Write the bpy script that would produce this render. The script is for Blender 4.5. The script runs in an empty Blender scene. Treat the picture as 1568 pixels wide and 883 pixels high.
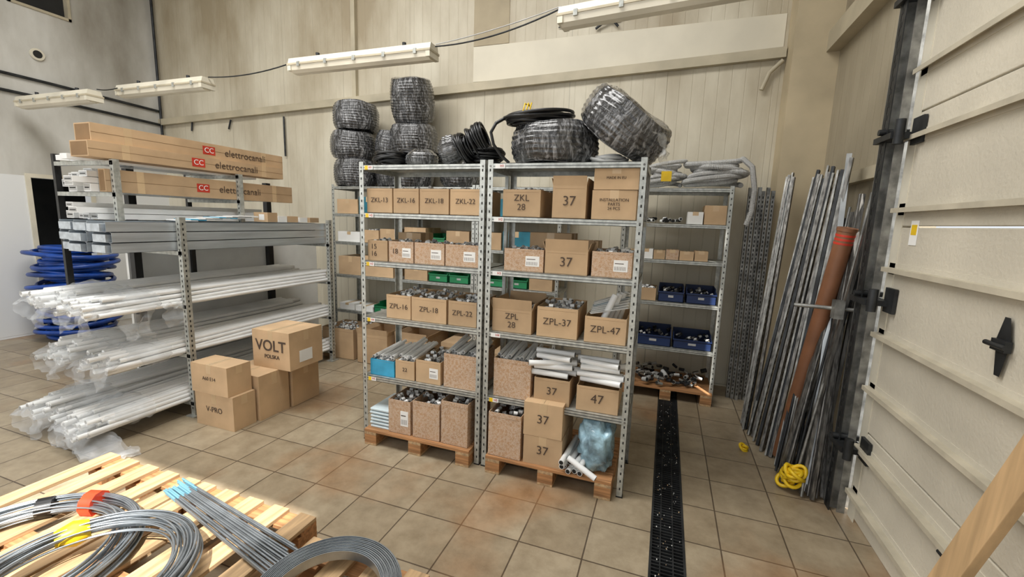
import bpy, math, random
from mathutils import Vector, Matrix, Euler, noise
random.seed(7)
D=bpy.data; C=bpy.context.scene.collection
def s2l(c): return tuple(((v/255)/12.92 if v/255<=.04045 else ((v/255+.055)/1.055)**2.4) for v in c)
# ---------------------------------------------------------------- materials
MATS={}
def N(nt,t,**k):
    n=nt.nodes.new(t)
    for a,b in k.items(): setattr(n,a,b)
    return n
def mat(name,col,rough=.6,metal=0.,var=.12,scale=6.,bump=0.,bscale=40.,rnd=0.,stretch=(1,1,1),col2=None,coat=0.,alpha=1.,trans=0.):
    if name in MATS: return MATS[name]
    m=D.materials.new(name); m.use_nodes=True; nt=m.node_tree; p=nt.nodes['Principled BSDF']; L=nt.links.new
    tc=N(nt,'ShaderNodeTexCoord'); mp=N(nt,'ShaderNodeMapping'); mp.inputs['Scale'].default_value=stretch; L(tc.outputs['Object'],mp.inputs[0])
    nz=N(nt,'ShaderNodeTexNoise'); nz.inputs['Scale'].default_value=scale; nz.inputs['Detail'].default_value=5; L(mp.outputs[0],nz.inputs[0])
    c=s2l(col); c2=s2l(col2) if col2 else tuple(v*(1-var*2.2) for v in c); c1=c if col2 else tuple(min(1,v*(1+var)) for v in c)
    rp=N(nt,'ShaderNodeValToRGB'); rp.color_ramp.elements[0].position=.35; rp.color_ramp.elements[1].position=.65
    rp.color_ramp.elements[0].color=(*c2,1); rp.color_ramp.elements[1].color=(*c1,1); L(nz.outputs[0],rp.inputs[0])
    out=rp.outputs[0]
    if rnd>0:
        oi=N(nt,'ShaderNodeObjectInfo'); hs=N(nt,'ShaderNodeHueSaturation'); mr=N(nt,'ShaderNodeMapRange')
        mr.inputs[3].default_value=1-rnd; mr.inputs[4].default_value=1+rnd; L(oi.outputs['Random'],mr.inputs[0]); L(mr.outputs[0],hs.inputs['Value']); L(out,hs.inputs['Color']); out=hs.outputs[0]
    L(out,p.inputs['Base Color']); p.inputs['Roughness'].default_value=rough; p.inputs['Metallic'].default_value=metal
    p.inputs['Coat Weight'].default_value=coat; p.inputs['Alpha'].default_value=alpha; p.inputs['Transmission Weight'].default_value=trans
    if bump>0:
        n2=N(nt,'ShaderNodeTexNoise'); n2.inputs['Scale'].default_value=bscale; n2.inputs['Detail'].default_value=4; L(mp.outputs[0],n2.inputs[0])
        b=N(nt,'ShaderNodeBump'); b.inputs['Strength'].default_value=bump; b.inputs['Distance'].default_value=.02; L(n2.outputs[0],b.inputs['Height']); L(b.outputs[0],p.inputs['Normal'])
    MATS[name]=m; return m
CARD=mat('cardboard',(196,166,130),.85,var=.07,scale=4,rnd=.12)
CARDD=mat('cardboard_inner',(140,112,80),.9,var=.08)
TAPE=mat('packing_tape',(206,178,140),.3,var=.03)
ZINC=mat('galvanised_steel',(188,190,184),.38,.5,var=.12,scale=30)
ZINC2=mat('galvanised_channel',(205,214,222),.30,.6,var=.10,scale=3,stretch=(8,.6,8))
HOLE=mat('slot_dark',(34,34,32),.8)
SHADE=mat('pipe_bore',(120,120,118),.8)
PVC=mat('white_pvc',(240,241,240),.32,var=.03)
WHITE=mat('white_paper',(238,238,235),.7,var=.02)
BLACK=mat('black_rubber',(20,20,22),.38,var=.2,scale=20)
INK=mat('marker_ink',(84,68,56),.8)
RED=mat('red_paint',(196,58,40),.5)
ORANGE=mat('red_tape',(235,70,35),.4)
YEL=mat('yellow_tape',(240,200,30),.4)
WOOD=mat('pallet_wood',(192,160,120),.75,var=.16,scale=5,stretch=(10,.7,10),rnd=.06)
WOODX=mat('pallet_wood_cross',(176,128,84),.75,var=.18,scale=5,stretch=(.7,10,10))
DSTEEL=mat('dark_steel',(58,60,62),.5,.6,var=.2,scale=10)
STEEL=mat('steel_bar',(124,122,118),.42,.75,var=.28,scale=8,stretch=(10,10,1))
ZDULL=mat('weathered_zinc',(150,150,146),.45,.6,var=.22,scale=14)
WIRE=mat('steel_wire',(160,167,173),.32,.8,var=.14)
BLUE=mat('blue_hose',(18,66,150),.35,var=.2)
BLUEB=mat('blue_bin_plastic',(26,46,88),.5,var=.1)
GREEN=mat('green_plastic',(26,128,80),.5)
CYAN=mat('cyan_print',(60,165,205),.6)
GREY=mat('grey_conduit',(180,180,178),.5,var=.06)
CREAM=mat('cream_enamel',(214,208,190),.45,var=.06,scale=3)
BEAM=mat('painted_beam',(184,174,150),.55,var=.08,scale=3)
BROWN=mat('brown_pipe',(134,90,62),.5,var=.08,scale=6)
def printed():
    m=mat('printed_cardboard',(186,150,116),.85,var=.06,rnd=.06); nt=m.node_tree; L=nt.links.new; p=nt.nodes['Principled BSDF']
    src=p.inputs['Base Color'].links[0].from_socket
    tc=N(nt,'ShaderNodeTexCoord'); v=N(nt,'ShaderNodeTexVoronoi'); v.feature='DISTANCE_TO_EDGE'; v.inputs['Scale'].default_value=38
    nz=N(nt,'ShaderNodeTexNoise'); nz.inputs['Scale'].default_value=30; mx0=N(nt,'ShaderNodeVectorMath'); mx0.operation='MULTIPLY_ADD'
    mx0.inputs[1].default_value=(.05,.05,.05); L(nz.outputs['Color'],mx0.inputs[0]); L(tc.outputs['Object'],mx0.inputs[2]); L(mx0.outputs[0],v.inputs[0])
    r=N(nt,'ShaderNodeValToRGB'); r.color_ramp.elements[0].position=.05; r.color_ramp.elements[1].position=.14; r.color_ramp.elements[0].color=(.6,.6,.6,1); r.color_ramp.elements[1].color=(0,0,0,1)
    L(v.outputs[0],r.inputs[0]); mx=N(nt,'ShaderNodeMix'); mx.data_type='RGBA'; L(r.outputs[0],mx.inputs[0]); L(src,mx.inputs[6]); mx.inputs[7].default_value=(.66,.55,.45,1); L(mx.outputs[2],p.inputs['Base Color']); return m
PRINT=printed()
def filmwrap():
    m=D.materials.new('film_wrapped_cable'); m.use_nodes=True; nt=m.node_tree; L=nt.links.new; p=nt.nodes['Principled BSDF']
    tc=N(nt,'ShaderNodeTexCoord'); sp=N(nt,'ShaderNodeSeparateXYZ'); L(tc.outputs['Object'],sp.inputs[0])
    at=N(nt,'ShaderNodeMath',operation='ARCTAN2'); L(sp.outputs[1],at.inputs[0]); L(sp.outputs[0],at.inputs[1])
    cb=N(nt,'ShaderNodeCombineXYZ'); L(at.outputs[0],cb.inputs[0]); L(sp.outputs[2],cb.inputs[1])
    mp=N(nt,'ShaderNodeMapping'); mp.inputs['Scale'].default_value=(5,7,1); mp.inputs['Rotation'].default_value=(0,0,.5); L(cb.outputs[0],mp.inputs[0])
    nz=N(nt,'ShaderNodeTexNoise'); nz.inputs['Scale'].default_value=1.6; nz.inputs['Detail'].default_value=6; nz.inputs['Roughness'].default_value=.6; nz.inputs['Distortion'].default_value=1.4; L(mp.outputs[0],nz.inputs[0])
    r=N(nt,'ShaderNodeValToRGB'); e=r.color_ramp.elements; e[0].position=.48; e[0].color=(.016,.0165,.018,1); e[1].position=.70; e[1].color=(.36,.365,.375,1); L(nz.outputs[0],r.inputs[0])  # pale streaks: film wrap plus its highlights, put into the base colour
    L(r.outputs[0],p.inputs['Base Color']); p.inputs['Roughness'].default_value=.16; p.inputs['Coat Weight'].default_value=1; p.inputs['Coat Roughness'].default_value=.05
    b=N(nt,'ShaderNodeBump'); b.inputs['Strength'].default_value=.8; b.inputs['Distance'].default_value=.03; L(nz.outputs[0],b.inputs['Height']); L(b.outputs[0],p.inputs['Normal']); return m
FILM=filmwrap()
def clearfilm(name,col,a):
    m=mat(name,col,.12,var=.05,alpha=a,bump=.7,bscale=18); return m
CLEAR=clearfilm('clear_plastic_film',(225,229,232),.27)
BAGB=mat('blue_plastic_bag',(160,196,212),.2,var=.3,scale=9,bump=.8,bscale=14,coat=.4)
# ---------------------------------------------------------------- mesh builder
class B:
    def __init__(s): s.v=[];s.f=[];s.m=[];s.sm=[];s.mats=[]
    def mi(s,m):
        if m not in s.mats: s.mats.append(m)
        return s.mats.index(m)
    def add(s,vs,fs,m,sm=False):
        o=len(s.v); s.v+=[tuple(v) for v in vs]; i=s.mi(m)
        for f in fs: s.f.append(tuple(a+o for a in f)); s.m.append(i); s.sm.append(sm)
    def box(s,x0,y0,z0,x1,y1,z1,m,M=None):
        vs=[Vector(p) for p in [(x0,y0,z0),(x1,y0,z0),(x1,y1,z0),(x0,y1,z0),(x0,y0,z1),(x1,y0,z1),(x1,y1,z1),(x0,y1,z1)]]
        if M is not None: vs=[M@v for v in vs]
        s.add(vs,[(3,2,1,0),(4,5,6,7),(0,1,5,4),(1,2,6,5),(2,3,7,6),(3,0,4,7)],m)
    def frame(s,d):
        d=d.normalized(); a=Vector((0,0,1)) if abs(d.z)<.9 else Vector((1,0,0)); u=d.cross(a).normalized(); return u,d.cross(u).normalized()
    def bar(s,p0,p1,w,t,m,up=None,off=0):
        p0=Vector(p0);p1=Vector(p1);d=(p1-p0).normalized()
        if up is None: u,v=s.frame(d)
        else: u=d.cross(Vector(up)).normalized(); v=u.cross(d).normalized()
        vs=[p+u*a*w/2+v*(b*t/2+off) for p in (p0,p1) for a,b in ((-1,-1),(1,-1),(1,1),(-1,1))]
        s.add(vs,[(0,1,2,3),(7,6,5,4),(0,4,5,1),(1,5,6,2),(2,6,7,3),(3,7,4,0)],m)
    def tube(s,pts,r,m,n=8,closed=False,caps=True,sm=True):
        pts=[Vector(p) for p in pts]; K=len(pts); vs=[];fs=[]
        u=None
        for i in range(K):
            if closed: d=pts[(i+1)%K]-pts[i-1]
            else: d=pts[min(i+1,K-1)]-pts[max(i-1,0)]
            d.normalize()
            if u is None: u,_=s.frame(d)
            u=(u-d*u.dot(d)).normalized(); w=d.cross(u); rr=r[i] if isinstance(r,(list,tuple)) else r
            vs+=[pts[i]+(u*math.cos(2*math.pi*j/n)+w*math.sin(2*math.pi*j/n))*rr for j in range(n)]
        for i in range(K if closed else K-1):
            a=i*n;b=((i+1)%K)*n
            for j in range(n): fs.append((a+j,a+(j+1)%n,b+(j+1)%n,b+j))
        s.add(vs,fs,m,sm)
        if caps and not closed:
            s.add(vs[:n],[tuple(range(n))[::-1]],m); s.add(vs[-n:],[tuple(range(n))],m)
    def pipe(s,p0,p1,r,m,n=10,hole=True,hm=None):
        p0=Vector(p0);p1=Vector(p1); s.tube([p0,p1],r,m,n)
        if hole:
            d=(p1-p0).normalized(); u,w=s.frame(d)
            for p,sg in ((p0,-1),(p1,1)):
                vs=[p+d*sg*.0012+(u*math.cos(2*math.pi*j/n)+w*math.sin(2*math.pi*j/n))*r*.8 for j in range(n)]
                s.add(vs,[tuple(range(n)) if sg>0 else tuple(range(n))[::-1]],hm or HOLE)
    def rev(s,prof,m,n=72,M=None,closed=True,sm=True):
        vs=[];fs=[];K=len(prof)
        for i in range(n):
            a=2*math.pi*i/n
            for (r,z) in prof:
                v=Vector((r*math.cos(a),r*math.sin(a),z)); vs.append(M@v if M is not None else v)
        for i in range(n):
            A=i*K;Bq=((i+1)%n)*K
            for j in range(K if closed else K-1):
                k=(j+1)%K; fs.append((A+j,Bq+j,Bq+k,A+k))
        s.add(vs,fs,m,sm)
    def obj(s,name,loc=(0,0,0),rot=(0,0,0),bevel=0,parent=None):
        me=D.meshes.new(name); me.from_pydata(s.v,[],s.f)
        for m in s.mats: me.materials.append(m)
        me.polygons.foreach_set('material_index',s.m); me.polygons.foreach_set('use_smooth',s.sm); me.update()
        o=D.objects.new(name,me); o.location=loc; o.rotation_euler=rot; C.objects.link(o)
        if bevel: b=o.modifiers.new('bevel','BEVEL'); b.width=bevel; b.segments=2; b.limit_method='ANGLE'
        if parent: o.parent=parent
        return o
def text(s,parent,loc,size,rot=(math.pi/2,0,0),m=None,name='label_text',wt=0.):
    t=D.curves.new(name,'FONT'); t.body=s; t.size=size; t.align_x='CENTER'; t.align_y='CENTER'; t.extrude=.0004; t.offset=wt
    t.materials.append(m or INK); o=D.objects.new(name,t); o.location=loc; o.rotation_euler=rot; C.objects.link(o); o.parent=parent; return o
def empty(name,loc=(0,0,0)):
    o=D.objects.new(name,None); o.location=loc; C.objects.link(o); return o
# ---------------------------------------------------------------- room
XL,XR,YB,YF,ZC=-5.6,3.28,2.37,-5.0,5.6
def floor_mat():
    m=D.materials.new('floor_tiles'); m.use_nodes=True; nt=m.node_tree; L=nt.links.new; p=nt.nodes['Principled BSDF']
    tc=N(nt,'ShaderNodeTexCoord'); mp=N(nt,'ShaderNodeMapping'); mp.inputs['Location'].default_value=(-.09,-.087,0); L(tc.outputs['Object'],mp.inputs[0])
    br=N(nt,'ShaderNodeTexBrick'); br.offset=0; br.squash=1
    for k,v in (('Scale',1),('Mortar Size',.0042),('Mortar Smooth',.2),('Brick Width',.333),('Row Height',.333),('Bias',0)): br.inputs[k].default_value=v
    br.inputs['Color1'].default_value=(*s2l((172,158,134)),1); br.inputs['Color2'].default_value=(*s2l((154,139,115)),1); br.inputs['Mortar'].default_value=(*s2l((92,79,64)),1)
    L(mp.outputs[0],br.inputs[0])
    n1=N(nt,'ShaderNodeTexNoise'); n1.inputs['Scale'].default_value=1.1; n1.inputs['Detail'].default_value=6; L(tc.outputs['Object'],n1.inputs[0])
    r1=N(nt,'ShaderNodeValToRGB'); e=r1.color_ramp.elements; e[0].position=.54; e[0].color=(0,0,0,1); e[1].position=.72; e[1].color=(.75,.75,.75,1); L(n1.outputs[0],r1.inputs[0])
    mx=N(nt,'ShaderNodeMix'); mx.data_type='RGBA'; L(r1.outputs[0],mx.inputs[0]); L(br.outputs[0],mx.inputs[6]); mx.inputs[7].default_value=(*s2l((160,118,78)),1)
    n2=N(nt,'ShaderNodeTexNoise'); n2.inputs['Scale'].default_value=7; n2.inputs['Detail'].default_value=8; n2.inputs['Roughness'].default_value=.7; L(tc.outputs['Object'],n2.inputs[0])
    r2=N(nt,'ShaderNodeValToRGB'); r2.color_ramp.elements[0].position=.3; r2.color_ramp.elements[0].color=(.6,.57,.53,1); r2.color_ramp.elements[1].position=.62; L(n2.outputs[0],r2.inputs[0])
    m2=N(nt,'ShaderNodeMix'); m2.data_type='RGBA'; m2.blend_type='MULTIPLY'; m2.inputs[0].default_value=.85; L(mx.outputs[2],m2.inputs[6]); L(r2.outputs[0],m2.inputs[7]); L(m2.outputs[2],p.inputs['Base Color'])
    rr=N(nt,'ShaderNodeMapRange'); rr.inputs[3].default_value=.25; rr.inputs[4].default_value=.5; L(n2.outputs[0],rr.inputs[0]); L(rr.outputs[0],p.inputs['Roughness'])
    b=N(nt,'ShaderNodeBump'); b.invert=True; b.inputs['Strength'].default_value=.5; b.inputs['Distance'].default_value=.004; L(br.outputs['Fac'],b.inputs['Height']); L(b.outputs[0],p.inputs['Normal']); return m
def wall_mat(name,col,colg,axis='X',seam=1.0,ridge=.118,lower=None,lz=2.0,gr=.56):
    m=D.materials.new(name); m.use_nodes=True; nt=m.node_tree; L=nt.links.new; p=nt.nodes['Principled BSDF']
    tc=N(nt,'ShaderNodeTexCoord'); sp=N(nt,'ShaderNodeSeparateXYZ'); L(tc.outputs['Object'],sp.inputs[0]); ax=sp.outputs[0 if axis=='X' else 1]
    cb=N(nt,'ShaderNodeCombineXYZ'); L(ax,cb.inputs[0]); L(sp.outputs[2],cb.inputs[1])
    def brick(w,h,ms,c1,c2,mo):
        br=N(nt,'ShaderNodeTexBrick'); br.offset=0
        mp=N(nt,'ShaderNodeMapping'); mp.inputs['Location'].default_value=(.1,-.02 if h>5 else .0,0); L(cb.outputs[0],mp.inputs[0]); L(mp.outputs[0],br.inputs[0])
        for k,v in (('Scale',1),('Mortar Size',ms),('Mortar Smooth',.5),('Brick Width',w),('Row Height',h)): br.inputs[k].default_value=v
        br.inputs['Color1'].default_value=(*c1,1); br.inputs['Color2'].default_value=(*c2,1); br.inputs['Mortar'].default_value=(*mo,1); return br
    b1=brick(seam,20,.004,s2l(col),tuple(v*.94 for v in s2l(col)),tuple(v*.6 for v in s2l(col)))
    b2=brick(ridge,20,.006,(1,1,1),(1,1,1),(.95,.95,.94))
    mx=N(nt,'ShaderNodeMix'); mx.data_type='RGBA'; mx.blend_type='MULTIPLY'; mx.inputs[0].default_value=1; L(b1.outputs[0],mx.inputs[6]); L(b2.outputs[0],mx.inputs[7])
    src=mx.outputs[2]
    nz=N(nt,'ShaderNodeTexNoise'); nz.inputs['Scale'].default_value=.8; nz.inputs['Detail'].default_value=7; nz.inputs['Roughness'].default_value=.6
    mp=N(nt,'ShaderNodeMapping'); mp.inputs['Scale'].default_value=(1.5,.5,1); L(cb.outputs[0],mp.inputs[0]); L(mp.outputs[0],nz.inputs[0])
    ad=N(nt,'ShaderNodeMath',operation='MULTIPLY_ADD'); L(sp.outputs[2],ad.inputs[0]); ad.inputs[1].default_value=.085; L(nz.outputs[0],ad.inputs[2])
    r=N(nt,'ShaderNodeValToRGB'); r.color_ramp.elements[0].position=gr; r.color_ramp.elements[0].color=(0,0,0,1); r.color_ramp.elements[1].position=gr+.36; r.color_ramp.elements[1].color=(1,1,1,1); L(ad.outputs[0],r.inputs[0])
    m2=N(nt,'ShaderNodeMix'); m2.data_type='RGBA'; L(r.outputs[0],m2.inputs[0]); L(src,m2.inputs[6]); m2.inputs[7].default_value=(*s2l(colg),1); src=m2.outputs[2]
    if lower:
        g=N(nt,'ShaderNodeMath',operation='LESS_THAN'); L(sp.outputs[2],g.inputs[0]); g.inputs[1].default_value=lz
        m3=N(nt,'ShaderNodeMix'); m3.data_type='RGBA'; L(g.outputs[0],m3.inputs[0]); L(src,m3.inputs[6]); m3.inputs[7].default_value=(*s2l(lower),1); src=m3.outputs[2]
    L(src,p.inputs['Base Color']); p.inputs['Roughness'].default_value=.5
    b=N(nt,'ShaderNodeBump'); b.invert=True; b.inputs['Strength'].default_value=.5; b.inputs['Distance'].default_value=.005; L(b2.outputs['Fac'],b.inputs['Height']); L(b.outputs[0],p.inputs['Normal']); return m
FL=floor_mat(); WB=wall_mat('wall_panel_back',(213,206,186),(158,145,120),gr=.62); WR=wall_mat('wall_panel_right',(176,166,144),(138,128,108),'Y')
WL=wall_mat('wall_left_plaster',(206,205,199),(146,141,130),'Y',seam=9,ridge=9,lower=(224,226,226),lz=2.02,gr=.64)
CEILM=mat('ceiling_sheet',(150,145,130),.8)
DX0,DX1=2.07,2.245
b=B(); b.box(XL-.1,YF,-.12,DX0,YB+.1,0,FL); b.box(DX1,YF,-.12,XR+.1,YB+.1,0,FL); b.box(DX0,YF,-.12,DX1,YB+.1,-.05,HOLE); b.obj('floor')
b=B(); b.box(XL-.1,YB,0,XR+.1,YB+.1,ZC,WB); b.obj('wall_back')
b=B(); y0,y1,zt=.74,1.34,2.0
b.box(XL-.12,YF,0,XL,y0,ZC,WL); b.box(XL-.12,y1,0,XL,YB,ZC,WL); b.box(XL-.12,y0,zt,XL,y1,4.05,WL); b.box(XL-.12,y0,4.45,XL,y1,ZC,WL)
b.box(XL-1.2,y0-.5,0,XL-1.1,y1+1.2,2.6,HOLE); b.box(XL-1.1,y0-.5,2.5,XL-.12,y1+1.2,2.6,HOLE); b.box(XL-1.1,y1+1.1,0,XL-.12,y1+1.2,2.5,HOLE); b.box(XL-1.1,y0-.5,-.02,XL-.12,y1+1.2,0,HOLE); b.obj('wall_left')
b=B()
for a in (y0-.05,y1): b.box(XL+.001,a,0,XL+.02,a+.05,zt+.05,CREAM)
b.box(XL+.001,y0,zt,XL+.02,y1,zt+.05,CREAM); b.obj('door_1')
b=B(); b.box(XL-.10,y0,4.05,XL-.06,y1,4.45,HOLE)
for a in ((y0,4.05,y1,4.08),(y0,4.42,y1,4.45),(y0,4.05,y0+.03,4.45),(y1-.03,4.05,y1,4.45)): b.box(XL-.06,a[0],a[1],XL+.02,a[2],a[3],BEAM)
b.obj('window_1')
b=B(); b.box(XR,.44,0,XR+.1,YB,ZC,WR); b.box(XR,YF,4.05,XR+.1,.44,ZC,WR); b.box(XR,YF,0,XR+.1,-3.6,4.05,WR); b.obj('wall_right')
SUNV=Vector((.34,-.60,.95)).normalized()
k=(ZC-.1)/SUNV.z; ox,oy=SUNV.x*k,SUNV.y*k
hx0,hx1,hy0,hy1=-1.30+ox,.38+ox,-2.6+oy,-.88+oy  # unseen ceiling opening, added so the sun patch falls on the front pallets
YFc=min(YF,hy0-.4)
b=B(); z0,z1=ZC,ZC+.1
b.box(XL-.1,hy1,z0,XR+.1,YB+.1,z1,CEILM); b.box(XL-.1,YFc,z0,hx0,hy1,z1,CEILM); b.box(hx1,YFc,z0,XR+.1,hy1,z1,CEILM); b.box(hx0,YFc,z0,hx1,hy0,z1,CEILM); b.obj('ceiling')
b=B(); b.bar((-5.6,YB-.035,3.0),(2.92,YB-.035,3.27),.09,.06,BEAM,up=(0,1,0)); b.box(-1.93,YB-.05,3.13,-1.87,YB,ZC,BEAM); b.obj('trim_1')
b=B(); b.box(2.93,YB-.27,0,XR,YB,ZC,mat('column_paint',(188,173,143),.6,var=.08,scale=2)); b.obj('column')
b=B(); b.box(XR-.10,.46,3.17,XR,YB-.27,3.33,BEAM); b.box(XR-.06,.46,2.0,XR,YB-.27,2.08,BEAM); b.obj('trim_2')
b=B()
for z in (3.22,3.02): b.tube([(XL+.03,-.3,z+.0),(XL+.03,1.0,z-.02),(XL+.03,YB-.05,z-.06)],.018,DSTEEL)
b.tube([(XL+.05,YB-.05,ZC),(XL+.05,YB-.05,2.4)],.018,DSTEEL); b.obj('wall_conduit')
b=B(); b.tube([(-3.1,YB-.03,2.98),(-3.1,YB-.03,2.45)],.012,DSTEEL); b.tube([(-4.1,YB-.03,2.98),(-4.15,YB-.03,2.85)],.012,DSTEEL); b.tube([(-4.9,YB-.03,2.98),(-4.92,YB-.03,2.85)],.012,DSTEEL)
b.tube([(2.9,YB-.05,3.2),(2.8,YB-.05,3.1),(2.75,YB-.05,2.95)],.02,BEAM); b.obj('wall_hook')
b=B(); b.tube([(.75,YB-.02,3.72),(1.4,YB-.02,3.72)],.007,DSTEEL); b.tube([(1.15,YB-.03,3.66),(1.3,YB-.06,3.74),(1.38,YB-.03,3.66)],.013,DSTEEL); b.obj('wall_bracket')
b=B(); b.tube([(XL+.005,.95,3.52),(XL+.03,.95,3.52)],.07,CREAM,16); b.tube([(XL+.03,.95,3.52),(XL+.033,.95,3.52)],.045,HOLE,16); b.obj('wall_vent')
b=B(); b.box(-.25,YB-.006,3.24,2.9,YB,3.62,mat('repair_panel',(214,207,188),.55,var=.04,scale=2)); b.box(-.25,YB-.007,3.625,.18,YB,4.35,mat('dirty_panel',(170,157,131),.7,var=.08,scale=2)); b.obj('wall_patch_panel')
b=B(); x0,x1=DX0,DX1
for a in (x0,x1-.012): b.box(a,YF,-.05,a+.012,YB-.02,.002,DSTEEL)
b.box(x0+.05,YF,-.02,x0+.056,YB-.02,.001,DSTEEL); b.box(x0+.112,YF,-.02,x0+.118,YB-.02,.001,DSTEEL)
y=YF+.01
while y<YB-.03: b.box(x0+.012,y,-.02,x1-.012,y+.007,0,DSTEEL); y+=.024
for i in range(160): xx=random.uniform(x0+.02,x1-.02); yy=random.uniform(-1.4,1.7); s_=random.uniform(.002,.005); b.box(xx,yy,.0,xx+s_,yy+s_*1.5,.003,random.choice([WHITE,TAPE,GREY]))
b.obj('floor_drain_grate')
# ---------------------------------------------------------------- sectional door right
DP=mat('door_panel_paint',(208,201,184),.5,var=.07,scale=1.5,bump=.15,bscale=60)
STR=mat('strut_paint',(194,186,166),.5,var=.08)
root=empty('garage_door',(3.17,0,0))
zs=[.02,.55,1.12,1.69,2.26,2.83,3.4,3.97]
b=B()
for i in range(7): b.box(0,-3.55,zs[i]+.004,.045,.36,zs[i+1]-.004,DP)
b.obj('panels',parent=root,bevel=.004)
b=B()
for z in (.17,.45,.80,1.11,1.47,1.78,2.14,2.47,2.82,3.15):
    b.box(-.04,-3.5,z,.002,.34,z+.006,STR); b.box(-.04,-3.5,z-.018,-.036,.34,z,STR); b.box(-.004,-3.5,z-.03,0,.34,z+.03,DP)
b.obj('stiffener_struts',parent=root)
b=B(); b.box(-.004,.28,0,0,.36,3.95,CREAM); 
b.box(-.10,.36,0,-.095,.43,4.0,DSTEEL); b.box(-.10,.40,0,-.02,.405,4.0,ZDULL); b.box(-.10,.43,0,.06,.435,4.0,ZDULL); b.box(-.06,.355,0,-.02,.36,4.0,ZDULL)
for i in range(60): b.box(-.101,.385,.1+i*.065,-.1,.405,.125+i*.065,HOLE)
b.obj('vertical_track',parent=root)
b=B()
for z in (.45,1.30,2.16,2.85):
    b.box(-.12,.26,z-.03,-.005,.46,z+.0,DSTEEL); b.tube([(-.09,.25,z-.06),(-.09,.25,z+.06)],.022,DSTEEL,12); b.box(-.02,.20,z-.06,-.004,.3,z+.07,DSTEEL); b.tube([(-.13,.38,z+.02),(.0,.38,z+.02)],.016,DSTEEL,10)
b.obj('roller_brackets',parent=root)
b=B()
for (y,z) in ((-.58,1.28),(-.56,.42),(-.58,2.3),(-2.2,1.27)):
    b.add([(-.012,y-.03,z-.015),(-.012,y+.03,z-.015),(-.012,y+.014,z-.11),(-.012,y-.014,z-.11)],[(0,1,2,3)],DSTEEL); b.add([(-.012,y-.035,z+.02),(-.012,y+.035,z+.02),(-.012,y+.014,z+.10),(-.012,y-.014,z+.10)],[(3,2,1,0)],DSTEEL)
    b.box(-.026,y-.035,z-.02,-.006,y+.035,z+.02,DSTEEL); b.tube([(-.032,y-.05,z),(-.032,y+.05,z)],.009,DSTEEL,10)
b.obj('hinges',parent=root)
b=B(); b.box(-.003,.12,1.60,-.001,.19,1.72,WHITE); b.box(-.004,.13,1.65,-.003,.18,1.70,YEL); b.obj('warning_label',parent=root)
b=B(); b.bar((2.98,-.65,0.0),(3.08,-1.33,2.05),.095,.03,mat('board_pine',(206,172,128),.6,var=.1,scale=3,stretch=(8,8,.6)),up=(1,0,0)); b.obj('wooden_board',bevel=.002)
# ---------------------------------------------------------------- shelving units
LV=[.505,.945,1.345,1.68,2.0]
def shelving(x,y,w=.94,d=.45,levels=LV,h=2.02,tags=None,holes=True):
    b=B(); t=.002; g=.036
    for px,sx in ((0,1),(w,-1)):
        for py,sy in ((0,1),(d,-1)):
            xa,xb=sorted((px,px+sx*g)); ya,yb=sorted((py,py+sy*g))
            fy=sorted((py,py+sy*t)); fx=sorted((px,px+sx*t))
            b.box(xa,fy[0],0,xb,fy[1],h,ZINC); b.box(fx[0],ya,0,fx[1],yb,h,ZINC)
            b.box(xa-.002,ya-.002,0,xb+.002,yb+.002,.008,BLACK)
            if holes and sy>0:
                for i in range(39):
                    z=.05+i*.05; cx=(xa+xb)/2
                    b.box(cx-.004,py-.0008,z,cx+.004,py,z+.016,HOLE)
                    if sx<0: b.box(w,ya+.014,z,w+.0008,ya+.022,z+.016,HOLE)
                    else: b.box(-.0008,ya+.014,z,0,ya+.022,z+.016,HOLE)
    for z in levels:
        b.box(t,t,z-.003,w-t,d-t,z,ZINC)
        b.box(t,t,z-.036,w-t,t+.002,z,ZINC); b.box(t,d-t-.002,z-.036,w-t,d-t,z,ZINC)
        b.box(t,t,z-.036,t+.002,d-t,z,ZINC); b.box(w-t-.002,t,z-.036,w-t,d-t,z,ZINC)
        b.box(t,t,z-.036,w-t,t+.012,z-.033,ZINC)
        b.box(.036,.0005,z-.020,w-.036,.002,z-.017,DSTEEL)
        for bx in (.018,w-.018): b.tube([(bx,-.004,z-.018),(bx,.0,z-.018)],.006,STEEL,8)
    o=b.obj('metal_shelving_unit',(x,y,0))
    if tags:
        tb=B()
        for i,z in enumerate(levels):
            tb.box(.05,-.002,z-.033,.115,-.0012,z-.006,WHITE)
            if tags is YEL or i==0: tb.box(.05,-.0024,z-.033,.075,-.002,z-.006,YEL)
        tb.obj('shelf_tags',parent=o)
        for i,z in enumerate(levels): text('H%d'%(5-i),o,(.095,-.003,z-.018),.022,m=RED,name='tag_text')
    return o
shelving(0,0,tags=YEL); shelving(.955,0,tags=WHITE)
for x in (-1.81,-.865,.08): shelving(x,1.77)
shelving(1.61,1.77)
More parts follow.
